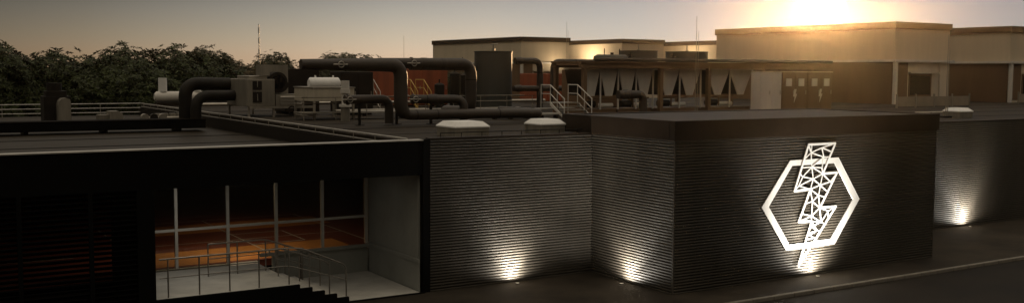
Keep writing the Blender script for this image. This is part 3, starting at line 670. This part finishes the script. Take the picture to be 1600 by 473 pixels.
def chiller(x0, w_, label):
    t = thing('chiller', (x0, 47.2, ZT), label, 'chiller', 'pale V shaped air cooled chillers under the rack')
    y0, y1 = 47.15, 49.0
    MB().box(x0+.05, x0+2*w_-.05, y0+.1, y1, ZT-.06, ZT+.22).build('skid', M_brown, t)
    for k_ in range(2):
        cx = x0+w_*(k_+.5)
        # V-shaped end plate: wide at the top, narrow at the bottom
        MB().prism([(cx-w_*.47, 7.92), (cx+w_*.47, 7.92), (cx+w_*.45, 7.7), (cx+.25, 6.38), (cx-.25, 6.38), (cx-w_*.45, 7.7)], 'y', y0, y0+.06).build('end_plate', M_pale, t)
        MB().prism([(cx-w_*.44, 7.9), (cx+w_*.44, 7.9), (cx+.2, 6.40), (cx-.2, 6.40)], 'y', y0+.061, y1).build('coil', M_dark, t)
        MB().box(cx+w_*.5-.045, cx+w_*.5+.045, y0-.06, y0-.0, ZT+.2, 7.95).build('frame_post', M_pale, t)
    MB().box(x0, x0+2*w_, y0+.05, y1, 7.93, 7.99).build('top_plate', M_pale, t)
    MB().tube([(x0+.3, y0+.3, ZT+.5), (x0+1.1, y0+.3, ZT+.5)], .2, 14).build('compressor', M_dark, t)
    MB().tube([(x0+1.3, y0+.3, ZT+.42), (x0+2.4, y0+.3, ZT+.42)], .14, 14).build('evaporator', M_pale, t)
    MB().bar((x0+.4, y0+.15, ZT+.85), (x0+2.4, y0+.15, ZT+.85), .05, 8).bar((x0+1.2, y0+.15, ZT+.3), (x0+1.2, y0+.15, ZT+.85), .05, 8).build('pipework', M_brown, t)
for x0, w_, lab in ((34.25, 1.29, 'pale V shaped chiller nearest the roof stairs'), (36.88, 1.29, 'pale V shaped chiller just left of the second dark post'), (39.85, 1.7, 'pale V shaped chiller below the right hand round fan'), (43.75, 1.95, 'pale V shaped chiller right of the third dark post')):
    chiller(x0, w_, lab)
for x, lab in ((39.1, 'grey round fan drum on the rack, left one of the two'), (42.95, 'grey round fan drum on the rack, right one of the two')):
    t = thing('fan_drum', (x, 48, 8.4), lab, 'fan', 'round fan drums on the chiller rack')
    MB().cyl(x, 48.1, 8.37, 9.0, 1.15 if x < 40 else 1.3, 36).build('casing', M_grey, t)
    MB().cyl(x, 48.1, 9.0005, 9.04, 1.18 if x < 40 else 1.33, 36).build('rim', M_grey, t)
    MB().cyl(x, 48.1, 9.041, 9.12, .1, 8).bar((x, 48.1, 9.1), (x, 48.1, 9.42), .035).build('vent_pipe', M_galv, t)
t = thing('deck_manifold', (35.2, 47, 8.4), 'low grey pipe manifold with two short rods on the left end of the rack', 'manifold')
MB().tube([(35.0, 47, 8.55), (35.2, 47, 8.55), (37.2, 47, 8.55), (37.4, 47, 8.55)], .22, 14, rads=[.12, .22, .22, .12]).build('body', M_grey, t)
for x in (35.7, 36.8): MB().bar((x, 47, 8.7), (x, 47, 9.1), .03).build('rod', M_dark, t)
MB().cyl(36.25, 47, 8.76, 8.88, .1, 8).build('cap', M_dark, t)
def valve_tree(x, y, z, label):
    t = thing('valve', (x, y, z), label, 'valve', 'dark valves on top of the rack')
    MB().cyl(x, y, z, z+.35, .10, 10).build('stem', M_dark, t)
    MB().cyl(x, y, z+.05, z+.13, .34, 14).cyl(x, y, z+.2, z+.26, .24, 14).build('bonnet', M_dark, t)
    MB().cyl(x, y, z+.36, z+.41, .2, 14).bar((x, y, z+.35), (x, y, z+.55), .03).build('handwheel', M_dark, t)
valve_tree(37.9-.35, 46.9, 8.37, 'dark valve on the rack left of the left fan drum')
valve_tree(40.85, 46.9, 8.37, 'dark valve on the rack between the two fan drums')
valve_tree(32.2, 57.4, 8.4-.3, 'dark valve head left of the top of the grey tank')
pipe('upper_pipe', [(28.5, 57.6, 8.0), (33.3, 57.6, 8.0)], .2, 'thin dark pipe carrying the valve left of the grey tank', .3)

# battery containers
for i, (x0, x1, lab, m_) in enumerate(((45.4, 47.2, 'white container with plain doors between the chillers and the bolt marked cabinets', M_pale), (47.25, 49.45, 'brown cabinet with two pale squares and a bolt mark, left one of the pair', M_brown), (49.53, 51.75, 'brown cabinet with two pale squares and a bolt mark, right one of the pair', M_brown))):
    y0 = 44.2
    t = cabinet('power_cabinet', x0, x1, y0, y0+.8, ZT-.06, 7.80, m_, lab, 'cabinet', 'power cabinets on the roof', doors=2)
    MB().box(x0, x1, y0-.05, y0+.8, 7.801, 7.86).build('top_trim', M_tan, t)
    if i:
        ww = x1-x0
        for q in (.24, .74): MB().box(x0+ww*q-.24, x0+ww*q+.24, y0-.075, y0-.035, 6.95, 7.42).build('vent_panel', M_pale, t)
        cx = x0+ww*.5; zc = 6.35
        bolt = [(cx-.06, zc+.42), (cx+.12, zc+.42), (cx+.04, zc+.12), (cx+.17, zc+.12), (cx-.08, zc-.42), (cx-.02, zc-.04), (cx-.16, zc-.04)]
        MB().prism(bolt, 'y', y0-.06, y0-.035).build('bolt_mark', M_pale, t)
        for q in (.24, .74): MB().box(x0+ww*q-.3, x0+ww*q+.3, y0-.2, y0-.1, ZT-.06, ZT+.1).build('wheel_stop', M_white, t)

# lightning rods on the roof
def rod(x, y, z0, z1, label, gap=.16):
    t = thing('lightning_rod', (x, y, z0), label, 'lightning rod', 'thin lightning rods')
    MB().tube([(x, y, z0+.1), (x, y, z1)], .03, 6, rads=[.028, .012]).build('rod', M_galm, t)
    MB().tube([(x+gap, y, z0+.1), (x+gap, y, z1-.8)], .03, 6, rads=[.024, .010]).build('side_rod', M_galm, t)
    MB().box(x-.2, x+.35, y-.2, y+.2, z0, z0+.1).build('foot', M_dark, t)
rod(38.0, 41.8, ZT-.06, 10.8, 'tall thin pair of rods rising in front of the tall tan building corner')
rod(50.3, 35.0, ZT-.06, 9.9, 'tall thin pair of rods beside the small far right skylight')
rod(63-9.0, 85.8-9, 0, 12.3, 'thin rod at the right end of the tan building behind the grey tank')
def mast(x, y, z1, r, label, striped):
    t = thing('radio_mast', (x, y, 0), label, 'mast')
    MB().tube([(x, y, 0), (x, y, z1)], r, 6, rads=[r, r*.5]).build('pole', M_galm, t)
    if striped:
        for k_ in range(6): MB().tube([(x, y, 6.2+k_*1.05), (x, y, 6.2+k_*1.05+.5)], r*1.3, 6).build('band', M_white, t)
mast(32.8, 100, 12.3, .07, 'tall white banded mast above the trees left of the pipes', True)
mast(57.6, 118, 12.2, .035, 'thin plain mast beyond the roof left of the tan building', False)

# ------------------------------------------------------------------ data hall buildings behind
def hall(x, y, ly, label, wx=6.9, z1=11.8, zl=8.85, detail=True):
    t = thing('data_hall', (x, y, 0), label, 'building', 'tan data halls with dark rooflines')
    MB().box(x, x+wx, y, y+ly, zl, z1-.55).build('upper_storey', M_tan, t)
    MB().box(x-.12, x+wx+.12, y-.12, y+ly+.12, z1-.55, z1).build('roof_band', M_par, t)
    MB().box(x-.3, x+wx+.3, y-.3, y+ly+.3, zl-.20, zl-.001).build('ledge', M_pale, t)
    MB().box(x-.1, x+wx, y+.14, y+ly, 0, zl-.161).build('side_wall', M_brown, t)
    MB().box(x+.02, x+wx-.05, y-.02, y+.139, 0, zl-.161).build('front_wall', M_tanl, t)
    if detail:
        MB().box(x-.14, x+.12, y-.26, y-.021, 0, zl-.162).build('column', M_pale, t)
        MB().box(x+.35, x+1.6, y-.06, y-.021, 5.55, zl-.25).build('louvre_panel', M_brown, t)
        f = MB().box(x+1.75, x+4.6, y-.08, y-.021, 5.9, 7.75).build('window', M_brown, t)
        MB().box(x+1.9, x+4.45, y-.085, y-.0805, 6.05, 7.6).build('pane', mat('dark_window_glass', (.03, .022, .016), .15, 0, 0), f)
        MB().box(x+1.65, x+5.3, y-.3, y-.081, 7.76, 7.86).build('window_hood', M_tanl, t)
        MB().bar((x+5.6, y-.1, 5.0), (x+5.6, y-.1, zl-.2), .07, 8).build('downpipe', M_tanl, t)
    return t
dA = hall(64.7, 101.3, 22.3, 'tan hall with a dark roof band behind the grey tank')
dB = hall(78.6, 99.9, 26, 'tan hall with a warm wall light behind the chiller rack fans', 6.7)
dC = hall(91.6, 97, 12, 'farthest tan hall seen between two others, left of the tallest one', 6.7)
dD = hall(68, 52, 20, 'tallest near tan hall below the sun, dark window right of its corner')
dE = hall(81.8, 51, 26, 'tan hall cut by the right edge with a brown side wall', 12)
def washer(parent, x, y, z, d, e, col=(1, .66, .32), size=100):
    MB().box(x-.15, x+.15, y-.1, y+.1, z-.12, z).build('wall_lamp', M_dark, parent)
    l = bpy.data.lights.new('lamp_light', 'SPOT'); l.energy = e; l.spot_size = R(size); l.spot_blend = 1; l.color = col; l.shadow_soft_size = .1
    o = bpy.data.objects.new('lamp_light', l); C.objects.link(o); o.parent = parent; o.location = Vector((x, y, z+.1))-Vector(parent.location)
    o.rotation_euler = (-Vector(d).normalized()).to_track_quat('Z', 'Y').to_euler()
washer(dB, 78.6-3.2, 106, 8.2, (.8, 0, 1), 1900, col=(1, .76, .48), size=150)
washer(dC, 91.6-3.0, 101, 8.2, (.8, 0, 1), 1200, col=(1, .76, .48), size=150)
washer(dA, 69.5, 101.3-2.2, 7.9, (0, .7, 1), 300, col=(1, .76, .48), size=150)

# pale fence before the halls
def fence(x0, x1, y, label):
    t = thing('screen_fence', (x0, y, ZT), label, 'fence', 'pale panel fences on the far roof')
    n = max(2, round((x1-x0)/1.9))
    for k_ in range(n+1): MB().box(x0+(x1-x0)*k_/n-.05, x0+(x1-x0)*k_/n+.05, y-.05, y+.05, ZT-.06, ZT+.9).build('post', M_galm, t)
    for k_ in range(n): MB().box(x0+(x1-x0)*k_/n+.051, x0+(x1-x0)*(k_+1)/n-.051, y-.02, y+.02, ZT+.02, ZT+.72).build('panel', mat('fence_panel', (.24, .20, .15), .7, 0, .2, 1), t)
fence(61.2, 69.6, 46.5, 'low pale panel fence below the window of the large near hall')
fence(80.0, 90.0, 49.0, 'low pale panel fence at the right edge before the brown walled hall')
t = thing('bench_frame', (53, 38, ZT), 'low steel frame with a thin pale bar on the right roof', 'frame')
MB().bar((49.0, 36.0, ZT+.22), (51.9, 36.0, ZT+.22), .03).build('bar', M_pale, t)
for x in (49.1, 50.4, 51.8): MB().bar((x, 36, ZT-.06), (x, 36, ZT+.22), .03).build('leg', M_dark, t)

# ------------------------------------------------------------------ trees
def rosette(mb, c, nrm, s, nl=7, wid=.32):
    a = nrm.orthogonal().normalized(); b = nrm.cross(a); ph = random.random()*6.28
    for k_ in range(nl):
        q = ph+2*math.pi*k_/nl+random.uniform(-.25, .25); d = a*math.cos(q)+b*math.sin(q); l_ = s*random.uniform(.75, 1.15)
        tip = c+d*l_+nrm*l_*random.uniform(-.15, .35); m_ = c+d*l_*.55+nrm*l_*.25; sd_ = d.cross(nrm)*l_*wid*.5
        mb.add([c, m_+sd_, tip, m_-sd_], [(0, 1, 2, 3)])
def crown(cx, cy, lobes, n, s, ztop):
    """leaf rosettes over the shells of several uneven lobes: (dx,dy,z,rx,rz)"""
    mb = MB(); tot = sum(l_[3]**2 for l_ in lobes)
    for (dx, dy, z, rx, rz) in lobes:
        m_ = int(n*rx*rx/tot); ph = [random.uniform(0, 6.28) for _ in range(4)]
        for _ in range(m_):
            u = Vector((random.gauss(0, 1), random.gauss(0, 1), random.gauss(0, 1))).normalized()
            if u.z < -.55: u.z = -u.z
            bump = 1+.13*math.sin(3*math.atan2(u.y, u.x)+ph[0])+.12*math.sin(5*u.z+ph[1])+.1*math.sin(7*math.atan2(u.y, u.x)+4*u.z+ph[2])
            rr = bump*random.choice((1, 1, 1, .93, .85, .7))*random.uniform(.93, 1.05)
            p = Vector((cx+dx+u.x*rx*rr, cy+dy+u.y*rx*rr, z+u.z*rz*rr))
            nn = (u+Vector((random.uniform(-.5, .5), random.uniform(-.5, .5), random.uniform(0, .7)))).normalized()
            rosette(mb, p, nn, s*random.uniform(.7, 1.25))
    return mb
def tree(x, y, lobes, n, s, label, name='broadleaf_tree', m=M_leaf, group=None):
    t = thing(name, (x, y, 0), label, 'tree', group)
    tr = MB(); r0 = .28
    tr.tube([(x, y, -.1), (x+.1, y, 1.5), (x-.05, y+.1, 3.2)], r0, 9, rads=[r0*1.3, r0, r0*.8])
    for (dx, dy, z, rx, rz) in lobes: tr.tube([(x-.05, y+.1, 3.0), (x+dx*.5, y+dy*.5, (3+z)/2), (x+dx, y+dy, z)], .1, 6, rads=[r0*.6, r0*.4, r0*.15])
    tr.build('trunk', M_bark, t)
    crown(x, y, lobes, n, s, 0).build('crown', m, t)
    return t
tree(5.0, 88, [(0,0,6.4,4.4,4.5),(2.9,-1,5.4,3.2,3.4),(-3.2,0,5.8,3.4,3.9)], 4600, .46, 'large dark broadleaf tree at the left edge of the picture')
tree(12.6, 89, [(0,0,5.4,3.4,3.0),(2.2,-1.5,4.8,2.8,3.0),(-2.4,-1,4.4,2.6,2.8)], 2600, .46, 'lower dark broadleaf tree in the dip between the left two big crowns')
tree(18.8, 88, [(-1.2,0,6.0,3.8,3.3),(2.6,0,6.0,3.6,3.1),(.5,-2,4.6,4.0,3.2),(-3.4,-1,5.4,2.8,2.8)], 4800, .46, 'widest dark broadleaf tree behind the white stacks')
tree(24.4, 90, [(0,0,5.4,3.2,3.3),(1.8,-1,4.6,2.6,2.9)], 2600, .44, 'dark broadleaf tree on the right slope of the big clump')
# low bushes under the crowns
def bush(x, y, rx, rz, n, s, label, m=M_leaf2, name='bush', group=None):
    t = thing(name, (x, y, 0), label, 'bush', group)
    MB().tube([(x, y, -.1), (x, y, rz*.8)], .12, 6, rads=[.16, .06]).build('stem', M_bark, t)
    crown(x, y, [(0,0,rz*.55,rx,rz*.55),(rx*.5,-.4,rz*.45,rx*.6,rz*.45),(-rx*.5,.3,rz*.5,rx*.6,rz*.42)], n, s, 0).build('foliage', m, t)
for i, (x, y, rx, rz, m_, lab) in enumerate(((29.5, 92, 2.4, 7.3, M_dry, 'tall brownish bush at the right foot of the big trees'), (33.0, 95, 2.6, 7.3, M_dry, 'brownish bush standing below the banded mast'), (36.8, 97, 2.6, 7.3, M_leaf2, 'green bush behind the air handling unit'),
      (41.0, 93, 2.4, 6.8, M_leaf, 'leafy bush seen above the table shaped unit'), (45.2, 93, 2.2, 6.7, M_leaf2, 'green bush seen between cabinet and left riser'), (49.5, 95, 2.3, 6.7, M_leaf, 'leafy bush seen just right of the left riser'), (53.5, 97, 2.2, 6.7, M_leaf2, 'green bush beside the red container'))):
    bush(x, y, rx, rz, 1500, .30, lab, m_, group=None)
tt = [(33+i*3.1+random.uniform(-1, 1), 128+random.uniform(-6, 8)) for i in range(17)]
labs_done = []
protos = []
for k_ in range(3):
    x, y = 0, 0
    lob = [(0,0,6.6,2.4+.4*k_,2.2),(1.6,0,5.8,2.0,2.2),(-1.7,.5,5.6,2.1,2.3)]
    protos.append(lob)
first = {}
ORD = 'first second third fourth fifth sixth seventh eighth ninth tenth eleventh twelfth thirteenth fourteenth fifteenth sixteenth seventeenth'.split()
for i, (x, y) in enumerate(tt):
    k_ = i % 3
    lab = ORD[i]+' tree from the left in the far tree line behind the roof'
    if k_ not in first:
        t = tree(0, 0, protos[k_], 1500, .34, lab, 'distant_tree', M_leaf2, 'distant tree line behind the roof'); first[k_] = t; o = t
    else: o = copy_tree(first[k_])
    o['label'] = lab; o.location = (x, y, 0); s_ = random.uniform(.92, 1.14); o.scale = (s_, s_, s_*random.uniform(.95, 1.04)); o.rotation_euler.z = random.uniform(0, 6.28)

# ------------------------------------------------------------------ haze
if HAZE:
    hb = MB().box(-60, 180, -12, 160, -1, 14.5)
    hm = bpy.data.materials.new('haze_air'); hm.use_nodes = True; t_ = hm.node_tree; t_.nodes.clear()
    ho = t_.nodes.new('ShaderNodeOutputMaterial'); pv_ = t_.nodes.new('ShaderNodeVolumePrincipled')
    pv_.inputs['Color'].default_value = (1, .84, .62, 1); pv_.inputs['Density'].default_value = HAZE; pv_.inputs['Anisotropy'].default_value = .95
    t_.links.new(pv_.outputs[0], ho.inputs['Volume'])
    o = hb.build('haze', hm); tag(o, kind='stuff')
